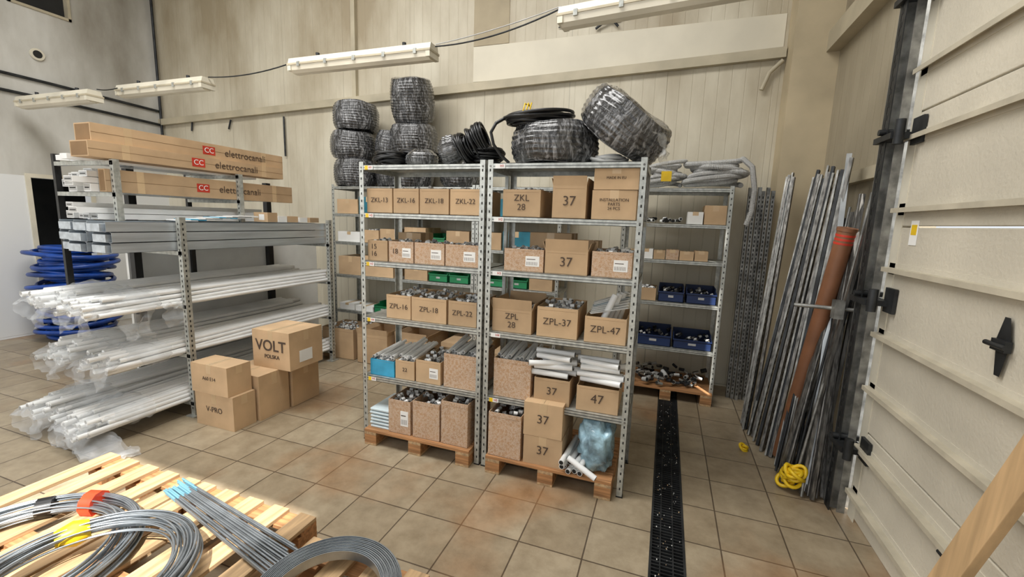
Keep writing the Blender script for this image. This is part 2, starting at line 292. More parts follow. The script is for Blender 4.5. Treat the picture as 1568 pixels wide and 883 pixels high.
# ---------------------------------------------------------------- boxes
def cbox(x0,x1,z,h,y=.03,d=.36,kind='closed',m=CARD,txt=None,ts=.06,fill=None,label=False,rot=None,name='cardboard_box',tx=None,im=None):
    w=x1-x0; b=B(); t=.004
    if rot is None: rot=random.uniform(-.02,.02)
    if kind=='closed':
        b.box(0,0,0,w,d,h,m); b.box(w/2-.025,-.0006,h*.7,w/2+.025,0,h,TAPE); b.box(w/2-.025,-.0006,h,w/2+.025,d,h+.0006,TAPE); b.box(w/2-.001,.01,h+.0006,w/2+.001,d-.01,h+.001,INK)
        b.box(w,d/2-.025,h*.72,w+.0006,d/2+.025,h,TAPE)
    else:
        b.box(0,0,0,w,d,t,m)
        b.box(0,0,0,w,t,h,m); b.box(0,d-t,0,w,d,h,m); b.box(0,t,0,t,d-t,h,m); b.box(w-t,t,0,w,d-t,h,m)
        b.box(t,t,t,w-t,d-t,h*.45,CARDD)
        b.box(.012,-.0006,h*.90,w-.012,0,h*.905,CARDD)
        if kind=='flaps':
            fl=min(.10,w*.4)
            for (p,q,n_) in (((0,0,h),(w,0,h),(0,-1,0)),((0,d,h),(w,d,h),(0,1,0)),((0,0,h),(0,d,h),(-1,0,0)),((w,0,h),(w,d,h),(1,0,0))):
                n_=Vector(n_); k=random.uniform(.15,.35) if n_.y>=0 else .1; e=(n_*k+Vector((0,0,.75))).normalized()*fl*(.55 if n_.x else .7); 
                p=Vector(p);q=Vector(q); nn=n_*-.003
                vs=[p,q,q+e,p+e,p+nn,q+nn,q+e+nn,p+e+nn]; b.add(vs,[(0,1,2,3),(7,6,5,4),(0,4,5,1),(1,5,6,2),(2,6,7,3),(3,7,4,0)],m)
    if label:
        b.box(w*.55,-.001,h*.25,w*.9,0,h*.7,WHITE)
        for i in range(9): b.box(w*.58+i*w*.032,-.0015,h*.3,w*.58+i*w*.032+w*.010,-.001,h*.45,INK)
        b.box(w*.58,-.0015,h*.55,w*.8,-.001,h*.58,INK)
    if fill=='fit':
        for i in range(int(80*w*d/.08)):
            p=Vector((random.uniform(.02,w-.02),random.uniform(.02,d-.02),h*.62+random.uniform(0,h*.42))); a=random.uniform(0,6.28); q=p+Vector((math.cos(a),math.sin(a),random.uniform(-.3,.3)))*.026
            q.x=min(max(q.x,.012),w-.012); q.y=min(max(q.y,.012),d-.012)
            b.pipe(p,q,.012,random.choice([PVC,GREY,PVC]) if im is None else im,8,hm=SHADE)
    if fill=='long':
        n=int(w/.028)
        for i in range(n):
            for j in range(3):
                xx=.02+i*(w-.04)/max(1,n-1); zz=h*.82+j*.026
                b.pipe((xx,.01+random.random()*.05,zz+random.uniform(-.02,.01)),(xx+random.uniform(-.012,.012),d-.02,zz+random.uniform(0,.05)),.0125,PVC,9,hm=SHADE)
    if fill=='cross':
        for i in range(14):
            zz=h+.02+(i//4)*.036; yy=.03+(i%4)*.075; sk=random.uniform(-.06,.06)
            b.pipe((-.02+random.uniform(-.02,.05),yy+sk,zz+random.uniform(0,.02)),(w+random.uniform(-.04,.03),yy-sk,zz+random.uniform(-.0,.025)),.0185,PVC,12,hm=SHADE)
    if fill=='sheet':
        for i in range(7): b.bar((.02,.05+i*.03,h+.01+i*.006),(w-.01,.12+i*.03,h+.05+i*.012),.05,.003,random.choice([WHITE,mat('foam_grey',(185,197,204),.6)]))
        for i in range(4): b.pipe((w*.35+i*.03,.06+i*.07,h*.6),(w*.65+i*.02,.12+i*.06,h+.12),.02,PVC,12)
    o=b.obj(name,(x0,y,z+.0008),(0,0,rot),bevel=.0015)
    if txt: text(txt,o,(w/2 if tx is None else tx,-.0022,h*.52),ts)
    return o
l1,l2,l3,l4=LV[3],LV[2],LV[1],LV[0]
for a,c,t in ((.04,.245,'ZKL-13'),(.255,.45,'ZKL-16'),(.46,.675,'ZKL-18'),(.685,.900,'ZKL-22')): cbox(a,c,l1,.165,txt=t,ts=.045,kind='open',fill='fit')
cbox(1.05,1.29,l1,.165,txt='ZKL\n28',ts=.055,kind='open',fill='fit')
cbox(1.365,1.565,l1,.19,kind='flaps',txt='37',ts=.08,fill='fit'); cbox(1.60,1.85,l1,.165,kind='closed',txt='INSTALLATION\nPARTS\n24 PCS',ts=.024)
cbox(1.605,1.855,l1+.168,.125,kind='closed',d=.34,txt='MADE IN EU',ts=.02)
b=B()
for i in range(5): b.tube([(-.03+i*.012,0,0),(-.02+i*.012,.02,.03),(.03,.01+i*.01,.035),(.05,.0,.005)],.006,WHITE,6)
b.obj('foam_scraps',(1.70,.1,l1+.296))
for a,c,t,lb in ((.04,.20,'15\n16',0),(.215,.41,'18',1),(.42,.645,'',1),(.655,.895,'',1)): cbox(a,c,l2,.145,m=PRINT if lb else CARD,txt=t or None,ts=.05,kind='open',fill='fit',label=bool(lb),tx=.05,d=.2)
cbox(.15,.34,l2,.20,y=.24,d=.18); cbox(1.17,1.45,l2,.24,y=.24,d=.18); cbox(1.5,1.62,l2,.2,y=.24,d=.18)
cbox(1.07,1.325,l2,.14,d=.2,kind='open',m=PRINT,fill='fit',label=True); cbox(1.335,1.595,l2,.14,kind='flaps',txt='37',ts=.08,fill='fit',d=.18); cbox(1.62,1.85,l2,.15,kind='open',m=PRINT,fill='fit',label=True)
for a,c,t in ((.19,.385,'ZPL-16'),(.395,.665,'ZPL-18'),(.68,.885,'ZPL-22')): cbox(a,c,l3,.17,txt=t,ts=.05,kind='open',fill='fit')
cbox(1.0,1.265,l3,.15,kind='flaps',txt='ZPL\n28',ts=.055,fill='fit',d=.32); cbox(1.30,1.555,l3,.19,kind='open',txt='ZPL-37',ts=.06,fill='fit'); cbox(1.60,1.845,l3,.16,kind='open',txt='ZPL-47',ts=.06,fill='sheet')
cbox(.045,.25,l4,.12,m=CYAN,kind='open',fill='long',name='blue_carton')
cbox(.26,.415,l4,.14,kind='open',fill='long',d=.38,txt='22',ts=.04); cbox(.43,.625,l4,.165,kind='open',fill='fit',label=True); cbox(.65,.895,l4,.24,kind='open',m=PRINT,fill='long',d=.33)
cbox(1.02,1.275,l4,.26,kind='open',m=PRINT,fill='long',d=.33); cbox(1.30,1.53,l4,.17,kind='open',fill='cross',txt='37',ts=.07); cbox(1.575,1.83,l4,.16,kind='open',fill='cross',txt='47',ts=.08)
def pallet(x0,y0,w,d,along='X',h=.12,nb=6,z=0):
    b=B(); t=.02
    if along=='X':
        for i in range(nb):
            yy=i*(d-.09)/(nb-1); b.box(0,yy,h-t,w,yy+.09,h,WOODX)
        for xx in (0,w/2-.05,w-.10):
            b.box(xx,0,h-2*t,xx+.1,d,h-t,WOOD); b.box(xx,0,0,xx+.1,d,t*.8,WOOD)
            for yy in (0,d/2-.05,d-.1): b.box(xx,yy,t*.8,xx+.1,yy+.1,h-2*t,WOODX)
    else:
        for i in range(nb):
            xx=i*(w-.10)/(nb-1); b.box(xx,0,h-t,xx+.10,d,h,WOOD)
        for yy in (0,d/2-.05,d-.10): b.box(0,yy,h-2*t,w,yy+.1,h-t,WOODX)
        for xx in (0,w/2-.06,w-.12):
            b.box(xx,0,0,xx+.12,d,t*.8,WOOD)
            for yy in (0,d/2-.06,d-.12): b.box(xx,yy,t*.8,xx+.12,yy+.12,h-2*t,WOODX)
    return b.obj('wooden_pallet',(x0,y0,z),bevel=.002)
pallet(.05,-.06,.84,.6); pallet(1.01,-.06,.82,.6)
pz=.12
cbox(.24,.42,pz,.25,y=-.03,d=.40,kind='open',m=PRINT,fill='fit',label=True); cbox(.44,.65,pz,.27,y=-.03,d=.40,kind='open',m=PRINT,fill='fit'); cbox(.665,.865,pz,.31,y=-.03,d=.40,kind='open',m=PRINT,fill='fit')
cbox(1.02,1.245,pz,.30,y=-.04,d=.40,kind='open',m=PRINT,fill='fit'); cbox(1.265,1.515,pz,.19,y=-.04,d=.38,txt='37',ts=.08); cbox(1.26,1.51,pz+.192,.22,y=-.04,d=.38,txt='37',ts=.08)
b=B()
for i in range(6): b.box(random.uniform(0,.01),0,i*.026,.17,.3,i*.026+.018,mat('clear_tray',(210,226,232),.25,var=.05))
b.obj('plastic_tray_stack',(.065,-.02,pz+.001),bevel=.006)
def blob(name,loc,sx,sy,sz,m,amp=.25,fr=6):
    b=B(); n,k=40,26; vs=[];fs=[]
    for i in range(k+1):
        th=math.pi*i/k
        for j in range(n):
            ph=2*math.pi*j/n; v=Vector((math.sin(th)*math.cos(ph),math.sin(th)*math.sin(ph),math.cos(th)))
            v=Vector([math.copysign(abs(a)**.7,a) for a in v]); r=1+amp*(noise.noise(v*fr*.35)+.5*abs(noise.noise(v*fr)))
            vs.append((v.x*r*sx,v.y*r*sy,max(v.z*r*sz,-sz*.97)))
    for i in range(k):
        for j in range(n): fs.append((i*n+j,(i+1)*n+j,(i+1)*n+(j+1)%n,i*n+(j+1)%n))
    b.add(vs,fs,m,True); return b.obj(name,loc)
blob('blue_plastic_bag',(1.71,.13,pz+.165),.10,.15,.165,BAGB,.3,9)
b=B()
for i in range(9): 
    x=1.53+(i%4)*.036; z=.02+(i//4)*.036
    b.pipe((x,-.05+random.uniform(-.06,.04),z),(x+random.uniform(.02,.07),.25,z),.017,PVC,12)
b.pipe((1.56,-.05,.10),(1.74,-.10,.03),.018,PVC,12); b.obj('pvc_pipe_offcuts',(0,0,pz-.0))
# ------------------------------------------------- row behind
Y2=1.80
def bin_(x0,x1,z,h,m,y=Y2,d=.35,name='storage_bin',fill=True):
    b=B(); w=x1-x0; t=.006; b.box(0,0,0,w,d,t,m); b.box(0,0,0,w,t,h*.7,m); b.box(0,d-t,0,w,d,h,m)
    for xx in (0,w-t): b.box(xx,0,0,xx+t,d,h*.8,m); b.box(xx,d*.3,h*.8,xx+t,d,h,m)
    b.box(-.003,-.008,h*.62,w+.003,t,h*.7,m); b.box(w*.4,-.002,h*.3,w*.6,0,h*.45,GREY)
    if fill:
        for i in range(18): p=Vector((random.uniform(.03,w-.03),random.uniform(.03,d-.03),h*.5+random.random()*h*.25)); b.pipe(p,p+Vector((.02,random.uniform(-.02,.02),.01)),.014,random.choice([GREY,STEEL,DSTEEL]),8)
    return b.obj(name,(x0,y,z+.001))
cbox(2.19,2.32,l1,.11,y=Y2,m=WHITE,d=.2,name='white_carton'); cbox(2.33,2.51,l1,.17,y=Y2,d=.25)
b=B()
for i in range(30): p=Vector((random.uniform(1.7,2.15),random.uniform(Y2,Y2+.25),l1+.017+random.random()*.03)); b.pipe(p,p+Vector((random.uniform(-.04,.04),.03,0)),.015,random.choice([GREY,PVC,DSTEEL]),8)
b.obj('small_fittings_heap')
x=1.66
for i,w in enumerate((.13,.13,.11,.12,.13,.12)): cbox(x,x+w-.008,l2,.08+.01*(i%2),y=Y2,d=.2,m=[CARD,WHITE,CARD,PRINT,CARD,CARD][i]); x+=w
cbox(1.76,1.97,l3,.12,y=Y2,d=.25,kind='open',fill='fit'); bin_(1.99,2.22,l3,.14,BLUEB); bin_(2.24,2.50,l3,.14,BLUEB)
cbox(1.66,1.79,l4,.16,y=Y2,d=.25); bin_(1.81,2.14,l4,.15,BLUEB); bin_(2.16,2.50,l4,.13,BLUEB)
pallet(1.72,1.72,.82,.55)
b=B()
for i in range(90): 
    p=Vector((random.uniform(1.74,2.46),random.uniform(1.74,2.1),.14+random.random()*.10)); a=random.uniform(0,6.28); b.pipe(p,p+Vector((math.cos(a)*.05,math.sin(a)*.05,random.uniform(-.01,.02))),random.uniform(.012,.022),random.choice([STEEL,ZINC,DSTEEL,GREY]),9)
b.obj('metal_fittings_heap')
def seq(items,z,x0,y=Y2):
    x=x0
    for (w,h,k) in items:
        if k=='g': bin_(x,x+w,z,h,GREEN,fill=False)
        elif k=='b': bin_(x,x+w,z,h,BLUEB)
        elif k=='t': cbox(x,x+w,z,h,y=y,m=mat('teal_carton',(40,120,140),.6),d=.25,name='teal_carton')
        elif k=='w': cbox(x,x+w,z,h,y=y,m=WHITE,d=.25,name='white_carton')
        elif k: cbox(x,x+w,z,h,y=y,kind='open' if k=='o' else 'closed',d=.34,m=PRINT if k=='p' else CARD,fill='fit' if k=='o' else None)
        x+=w+.02
seq([(.30,.17,'c'),(.25,.2,'t'),(.22,.12,'w')],l1,-1.76); seq([(.28,.2,'t'),(.3,.15,'c'),(.2,.2,'t')],l1,-.82); seq([(.35,.2,'t'),(.2,.2,'c'),(.2,.15,'o')],l1,.14)
seq([(.32,.12,'w'),(.25,.15,'o'),(.22,.17,'c')],l2-.0,-1.76); seq([(.28,.2,'c'),(.22,.14,'g'),(.28,.18,'c')],l2,-.82); seq([(.25,.18,'c'),(.3,.2,'t'),(.22,.2,'c')],l2,.12)
seq([(.34,.22,'c'),(.42,.24,'c')],l3,-1.76); seq([(.3,.15,'c'),(.24,.13,'g'),(.24,.13,'g')],l3,-.82); seq([(.3,.12,'g'),(.24,.13,'g'),(.25,.2,'c')],l3,.12)
seq([(.22,.08,'w'),(.25,.06,'w'),(.24,.12,'g')],l4,-1.76); seq([(.3,.2,'c'),(.4,.18,'o')],l4,-.82); seq([(.3,.2,'b'),(.4,.18,'o')],l4,.12)
cbox(-1.72,-1.28,0,.36,y=1.45,d=.4,kind='open',fill='fit',rot=0); cbox(-1.2,-.80,0,.34,y=1.42,d=.5,kind='flaps',rot=0); cbox(-.75,-.35,0,.33,y=1.5,d=.5,kind='flaps',rot=0); cbox(-.2,.3,0,.33,y=1.55,d=.5,rot=0); cbox(.4,.9,0,.3,y=1.5,d=.5,rot=0)
# ---------------------------------------------------------------- coils
def wrapped(loc,Rr,h,rot=(0,0,0),ri=None,m=FILM,name='wrapped_cable_coil'):
    ri=ri or Rr*.38; b=B(); k=max(5,int(h/.028)); prof=[]
    kr=max(4,int((Rr-ri)/.035)); sd=random.random()*10
    for i in range(k*4): t=i/(k*4); prof.append((Rr-.04*((abs(2*t-1))**3)-.0032*(1+math.cos(t*k*2*math.pi)),-h/2+h*t))
    for i in range(kr*3): t=i/(kr*3); prof.append((Rr-(Rr-ri)*t-.035*(1-t),h/2-.003*(1+math.cos(t*kr*2*math.pi))+ .014*math.sin(math.pi*t)))
    for i in range(k): t=i/k; prof.append((ri,h/2-h*t))
    for i in range(kr*3): t=i/(kr*3); prof.append((ri+(Rr-ri)*t-.035*t,-h/2+.003*(1+math.cos(t*kr*2*math.pi))-.006*math.sin(math.pi*t)))
    n=112; vs=[];fs=[];K=len(prof)
    for i in range(n):
        a=2*math.pi*i/n; band=.008*max(0,noise.noise(Vector((math.cos(a)*6+sd,math.sin(a)*6,0))))-.0025*abs(math.sin(a*9+sd))**4
        for (r,z) in prof:
            q=r+band if r>ri+.02 else r
            v=Vector((q*math.cos(a),q*math.sin(a),z*(1+.04*math.sin(3*a+sd)))); v+=noise.noise_vector(v*6+Vector((sd,0,0)))*.010; vs.append(v)
    for i in range(n):
        A=i*K;Q=((i+1)%n)*K
        for j in range(K): kk=(j+1)%K; fs.append((A+j,Q+j,Q+kk,A+kk))
    b.add(vs,fs,m,True)
    return b.obj(name,loc,rot)
def loops(b,c,Rr,n,r,m,spread=.03,zs=.05,M=None,seg=48,wob=.02,rs=6):
    for i in range(n):
        R_=Rr+random.uniform(-spread,spread); z=random.uniform(0,zs); tx,ty=random.uniform(-wob,wob),random.uniform(-wob,wob); ox_,oy_=random.uniform(-wob,wob)*.7,random.uniform(-wob,wob)*.7
        pts=[]
        for j in range(seg):
            a=2*math.pi*j/seg; v=Vector((R_*math.cos(a)+ox_,R_*math.sin(a)+oy_,z+tx*math.cos(a)+ty*math.sin(a)))
            if M is not None: v=M@v
            pts.append(v+Vector(c))
        b.tube(pts,r,m,rs,closed=True)
T2=2.0
for i,(dx,t) in enumerate(((.0,0),(-.02,.04),(.02,-.03))): wrapped((-1.62+dx,1.98,T2+.16+i*.325),.265,.31,(t*.5,t,0))
for i,(dx) in enumerate((-.02,.03)): wrapped((-.83+dx,1.98,T2+.17+i*.34),.28,.33,(0,.03*(1-2*i),0))
wrapped((-.82,1.98,T2+.96),.25,.46,(.25,.0,.2),ri=.09)
wrapped((-1.19,2.06,T2+.17),.17,.3); wrapped((-1.17,2.06,T2+.50),.18,.3,(.0,.15,0)); wrapped((-.20,2.0,T2+.14),.24,.26)
def rotm(a,bb,c): return Euler((a,bb,c)).to_matrix()
b=B(); loops(b,(.13,.2,T2+.02),.10,16,.008,BLACK,.02,.07); b.obj('black_cable_coil')
wrapped((.38,.2,T2+.055),.115,.10,(0,0,0),ri=.03)
b=B(); M=rotm(0,math.radians(62),.1); loops(b,(.66,.22,T2+.105),.085,34,.008,BLACK,.025,.20,M,wob=.012); b.obj('black_cable_coil')
wrapped((.60,.22,T2+.115),.105,.15,(0,math.radians(75),.1),ri=.04)
b=B(); loops(b,(.28,.36,T2+.02),.14,14,.008,BLACK,.03,.1); b.obj('black_cable_coil')
b=B(); loops(b,(.82,.30,T2+.02),.10,14,.008,BLACK,.03,.12); b.obj('black_cable_coil')
wrapped((1.31,.24,T2+.125),.275,.235,(0,0,0),ri=.09)
b=B(); M=rotm(.12,.0,0); loops(b,(1.20,.22,T2+.262),.185,15,.010,BLACK,.035,.05,M,wob=.018,rs=8)
b.tube([(1.02,.12,2.29),(.97,.08,2.25),(.95,.05,2.19),(.965,.06,2.12),(1.0,.1,2.06),(1.05,.12,2.015)],.010,BLACK,8)
for a in (-.02,0,.02): b.tube([(1.18+a,.05,2.25),(1.19+a,.0,2.29),(1.195+a,.02,2.34),(1.19,.08,2.335),(1.18,.09,2.27),(1.18+a,.05,2.25)],.004,YEL,6)
b.obj('black_cable_coil')
wrapped((1.735,.22,2.235),.275,.24,(.15,math.radians(38),0),ri=.09)
b=B(); loops(b,(1.66,.16,T2+.012),.09,8,.010,GREY,.02,.03); b.obj('grey_cable_coil')
def corr(b,pts,r,m,pitch=.011):
    out=[];rad=[]
    pts=[Vector(p) for p in pts]
    for i in range(len(pts)-1):
        L_=(pts[i+1]-pts[i]).length; n=max(1,int(L_/pitch*2))
        for j in range(n): out.append(pts[i].lerp(pts[i+1],j/n))
    for i in range(len(out)): rad.append(r if i%2 else r*.86)
    b.tube(out,rad,m,8,sm=False)
def corr_coil(cx,cy,R_,z,turns,r,name,tail=None,sc=.7):
    b=B(); pts=[]
    for i in range(int(turns*28)): a=2*math.pi*i/28; k=i/28; pts.append((cx+(R_+.05*math.sin(k*5))*math.cos(a),cy+(R_*sc+.03*math.cos(k*4))*math.sin(a),z+r+k*r*1.25+.02*math.sin(a*1.0+k)+.02))
    if tail: pts+=tail
    corr(b,pts,r,m=GREY); return b.obj(name)
corr_coil(1.96,2.0,.14,T2,8,.020,'corrugated_conduit_coil'); 
corr_coil(2.40,1.99,.22,T2,7,.024,'corrugated_conduit_coil',tail=[(2.60,1.86,2.26),(2.67,1.79,2.18),(2.70,1.74,1.98),(2.69,1.72,1.8),(2.66,1.72,1.68)])
b=B(); b.box(0,0,0,.09,.003,.09,YEL); b.obj('yellow_label',(1.93,1.78,2.06))
# ---------------------------------------------------------------- left rack
b=B()
for y,h in ((-.23,1.60),(1.33,1.60)):
    b.box(-1.475,y,0,-1.472,y+.045,h,ZINC); b.box(-1.515,y,0,-1.475,y+.003,h,ZINC); b.box(-1.54,y-.03,0,-1.45,y+.07,.008,ZINC)
    for i in range(38): b.box(-1.4995,y-.001,.06+i*.04,-1.4905,y,.078+i*.04,HOLE); b.box(-1.472,y+.016,.06+i*.04,-1.4712,y+.026,.078+i*.04,HOLE)
for y in (.03,1.44):
    b.box(-2.50,y-.03,0,-2.44,y+.03,2.0,BLACK); b.box(-2.6,y-.05,0,-1.9,y+.05,.012,BLACK)
for z in (.12,.52,.92,1.34):
    for y in (-.23,1.33): b.box(-2.47,y,z-.03,-1.476,y+.03,z,ZINC)
    b.box(-2.50,-.25,z-.03,-2.46,1.47,z,BLACK)
for y in (-.47,.51): 
    b.box(-1.752,y,1.34,-1.749,y+.04,2.0,ZINC); b.box(-1.79,y,1.34,-1.752,y+.003,2.0,ZINC)
    for i in range(15): b.box(-1.775,y-.001,1.4+i*.04,-1.767,y,1.418+i*.04,HOLE)
    for z in (1.99,1.765): b.box(-2.45,y,z-.03,-1.753,y+.03,z,ZINC)
    b.box(-2.48,y,1.0,-2.45,y+.04,2.05,BLACK)
b.obj('storage_rack')
b=B(); b.box(-2.56,-.0,.0,-2.53,2.25,1.35,WHITE); b.obj('white_panel_board')
def bundle(xc,z,y0,y1,w,n_row,rows,r,name='pvc_pipe_bundle'):
    b=B()
    for k in range(rows):
        nr=n_row-k
        for i in range(nr):
            x=xc-w/2+(i+.5+.5*k)*(w/n_row); zz=z+r+k*r*1.75
            a=y0+random.uniform(-.09,.10); c=y1+random.uniform(-.1,.1); dx_=random.uniform(-.012,.012)
            b.tube([(x+dx_,a,zz-random.uniform(-.01,.025)),(x,(a+c)/2,zz),(x+random.uniform(-.004,.004),c,zz)],r,PVC,9)
            b.add([Vector((x+dx_+math.cos(t*.698)*r*.78,a-.0015,zz-.008+math.sin(t*.698)*r*.78)) for t in range(9)],[tuple(range(9))],GREY)
    return b.obj(name)
def sleeve(xc,z,y,w,h,L_,name='plastic_film_sleeve'):
    b=B(); vs=[];fs=[]; n=34;K=20
    for i in range(K):
        t=i/(K-1); yy=y-L_*t; s=1-.35*max(0,t*1.4-.4)+.10*math.sin(t*9)
        for j in range(n):
            a=2*math.pi*j/n; v=Vector((xc+w*.5*s*math.cos(a),yy,z+h*.5*s*math.sin(a)-.06*max(0,t*1.4-.4)**2))
            v+=noise.noise_vector(v*20)*.03; v.z=max(v.z,.004); vs.append(v)
    for i in range(K-1):
        for j in range(n): fs.append((i*n+j,i*n+(j+1)%n,(i+1)*n+(j+1)%n,(i+1)*n+j))
    b.add(vs,fs,CLEAR,True); b.obj(name)
def sheet(pts,name,amp=.03,m=None):
    b=B(); A,Bq=pts; n=len(A); K=12; vs=[];fs=[]; AA=[];BB=[]
    for i in range(n-1):
        for t in range(8): AA.append(Vector(A[i]).lerp(Vector(A[i+1]),t/8)); BB.append(Vector(Bq[i]).lerp(Vector(Bq[i+1]),t/8))
    for p,q in zip(AA,BB):
        for k in range(K): v=p.lerp(q,k/(K-1)); v+=noise.noise_vector(v*18)*amp; v.z=max(v.z,.004); vs.append(v)
    for i in range(len(AA)-1):
        for k in range(K-1): fs.append((i*K+k,i*K+k+1,(i+1)*K+k+1,(i+1)*K+k))
    b.add(vs,fs,m or CLEAR,True); b.obj(name)
for z,sh in ((.12,-.04),(.52,.10),(.92,.06)):
    bundle(-1.70,z,-.82+sh,1.40,.36,11,4,.0165); bundle(-2.18,z,-.78+sh,1.40,.42,11,4,.019)
    sleeve(-1.70,z+.055,-.45+sh,.41,.17,.48); sleeve(-2.18,z+.06,-.42+sh,.48,.19,.48)
    for q in (-1.60,-1.82,-2.1): sheet(([(q-.08,-.86+sh,z+.02),(q-.06,-.88+sh,z-.05),(q-.02,-.9+sh,z-.14)],[(q+.08,-.84+sh,z+.02),(q+.07,-.88+sh,z-.04),(q+.03,-.86+sh,z-.12)]),'plastic_film_scrap',.03)
for dz in (0,.02):
    sheet(([(-1.75,-.92,.10+dz),(-1.6,-.95,.05+dz),(-1.45,-.99,.02+dz),(-1.25,-.92,.02+dz)],[(-1.65,-.78,.10+dz),(-1.5,-.74,.05+dz),(-1.35,-.78,.02+dz),(-1.2,-.76,.02+dz)]),'plastic_film_scrap')
sheet(([(-1.55,-.60,.92),(-1.54,-.62,.80),(-1.53,-.6,.70)],[(-1.55,-.42,.92),(-1.53,-.45,.80),(-1.55,-.46,.70)]),'plastic_film_scrap',.05)
sheet(([(-1.52,-.35,.95),(-1.50,-.36,.84),(-1.50,-.34,.76)],[(-1.52,-.20,.95),(-1.50,-.18,.84),(-1.51,-.22,.76)]),'plastic_film_scrap',.05)
sheet(([(1.90,.02,2.20),(1.95,.0,2.10),(1.96,.02,1.98)],[(1.95,.25,2.20),(1.99,.25,2.10),(1.98,.2,1.98)]),'plastic_film_scrap',.05)
b=B()
for i in range(3):
    for j in range(3):
        z=1.345+i*.073; x1=-1.53-j*.22; y0=(-.64,-.66,-.60)[j]+random.uniform(-.03,.03); y1=1.40
        b.box(x1-.20,y0,z,x1,y1,z+.002,ZINC2); b.box(x1-.002,y0,z,x1,y1,z+.070,ZINC2); b.box(x1-.2,y0,z,x1-.198,y1,z+.070,ZINC2); b.box(x1-.014,y0,z+.068,x1,y1,z+.070,ZINC2); b.box(x1-.2,y0,z+.068,x1-.186,y1,z+.070,ZINC2)
        b.box(x1-.17,y0-.02,z+.004,x1-.03,y1,z+.055,ZINC2)
b.obj('galvanised_cable_tray_stack')
b=B(); x=-1.88
for c_ in range(5):
    z=1.57
    for r_ in range(9):
        w=random.choice([.08,.10,.09]); h=random.choice([.04,.055,.035])
        if 1.70<z+h and z<1.765: z=1.768
        if z+h>1.955: break
        y=-.57+(-1.9-x)*.5+random.uniform(-.09,.07); b.box(x-w,y,z,x,.95,z+h,PVC); b.box(x-w+.005,y-.001,z+.005,x-.005,y,z+h-.005,GREY); b.box(x-w+.015,y-.002,z+h*.4,x-.015,y-.001,z+h*.55,HOLE); z+=h+.004
    x-=.115
for i in range(4): b.box(-2.40+i*.09,-.42-.07*(i%2)-.03*i,1.992,-2.32+i*.09,.95,2.03,PVC); b.box(-2.40+i*.08,-.40+.05*(i%2)-.03*i,2.034,-2.34+i*.08,.95,2.06,PVC)
b.obj('white_trunking_stack')
def longbox(x0,y0,z0,x1,y1,z1,txt,ty):
    b=B(); b.box(x0,y0,z0,x1,y1,z1,CARD); b.box(x1,y0,(z0+z1)/2-.0015,x1+.001,y1,(z0+z1)/2+.0015,CARDD); 
    zc=(z0+z1)/2; b.box(x1,ty-.40,zc-.035,x1+.0015,ty-.29,zc+.035,RED)
    for yy in (y0+.2,y1-.25): b.box(x1,yy,z0,x1+.0008,yy+.05,z1,TAPE)
    b.box(x0+.01,y0-.001,z0+.008,x1-.01,y0,z1-.008,CARDD)
    o=b.obj('long_cardboard_carton',bevel=.002); text(txt,o,(x1+.0025,ty+.01,zc),.085,rot=(math.pi/2,0,math.pi/2)); text('CC',o,(x1+.003,ty-.345,zc),.06,rot=(math.pi/2,0,math.pi/2),m=WHITE); return o
longbox(-1.97,-.56,2.112,-1.79,1.05,2.235,'elettrocanali',.62); longbox(-1.96,-.60,2.002,-1.76,1.02,2.11,'elettrocanali',.50); longbox(-1.87,-.50,1.768,-1.795,1.16,1.93,'elettrocanali',.55)
for (y,w,h,m) in ((.62,.12,.09,CARD),(.76,.1,.06,WHITE),(.88,.12,.06,CARD),(1.02,.1,.05,WHITE),(1.14,.14,.05,CARD)):
    b=B(); b.box(0,0,0,.16,w,h,m); b.box(.06,-.0005,h*.2,.12,0,h*.8,WHITE); b.box(.07,0,h,.09,w,h+.0006,TAPE); b.obj('small_carton',(-1.72,y,1.5695),(0,0,random.uniform(-.1,.1)),bevel=.002)
b=B()
for i in range(9): b.box(-.08,-.28+i*.06,i*.005,.12,-.16+i*.07,i*.005+.012,[WHITE,CYAN,WHITE,GREY][i%4])
b.obj('plastic_packets',(-1.70,.15,1.569),bevel=.002)
cbox(-1.35,-.95,0,.27,y=-.30,d=.19,txt='V-PRO',ts=.06,rot=0); cbox(-1.36,-.98,.271,.23,y=-.31,d=.20,txt='A60 E14',ts=.04,rot=0)
cbox(-1.33,-.93,0,.37,y=-.09,d=.29,rot=0); cbox(-1.31,-.91,0,.36,y=.22,d=.30,rot=0)
o=cbox(-1.20,-.80,.371,.32,y=.10,d=.36,rot=0)
text('VOLT',o,(.20,-.0025,.19),.13,wt=.002); text('POLSKA',o,(.21,-.0025,.10),.045,wt=.001)
b=B(); b.box(.401,.10,.05,.4025,.24,.15,WHITE); b.obj('shipping_label',parent=o)
b=B()
for i in range(34):
    z=.05+i*.033; R_=.34+.08*math.sin(i*1.7)+random.uniform(-.03,.03); pts=[]
    ox_,oy_=random.uniform(-.04,.04),random.uniform(-.04,.04); tl=random.uniform(-.06,.06)
    for j in range(40): a=2*math.pi*j/40; pts.append((ox_+R_*math.cos(a),oy_+R_*math.sin(a)*.9,max(.03,z+tl*math.cos(a+i))))
    b.tube(pts,.026,BLUE,7,closed=True)
b.obj('blue_hose_coil_stack',(-5.04,.80,0))
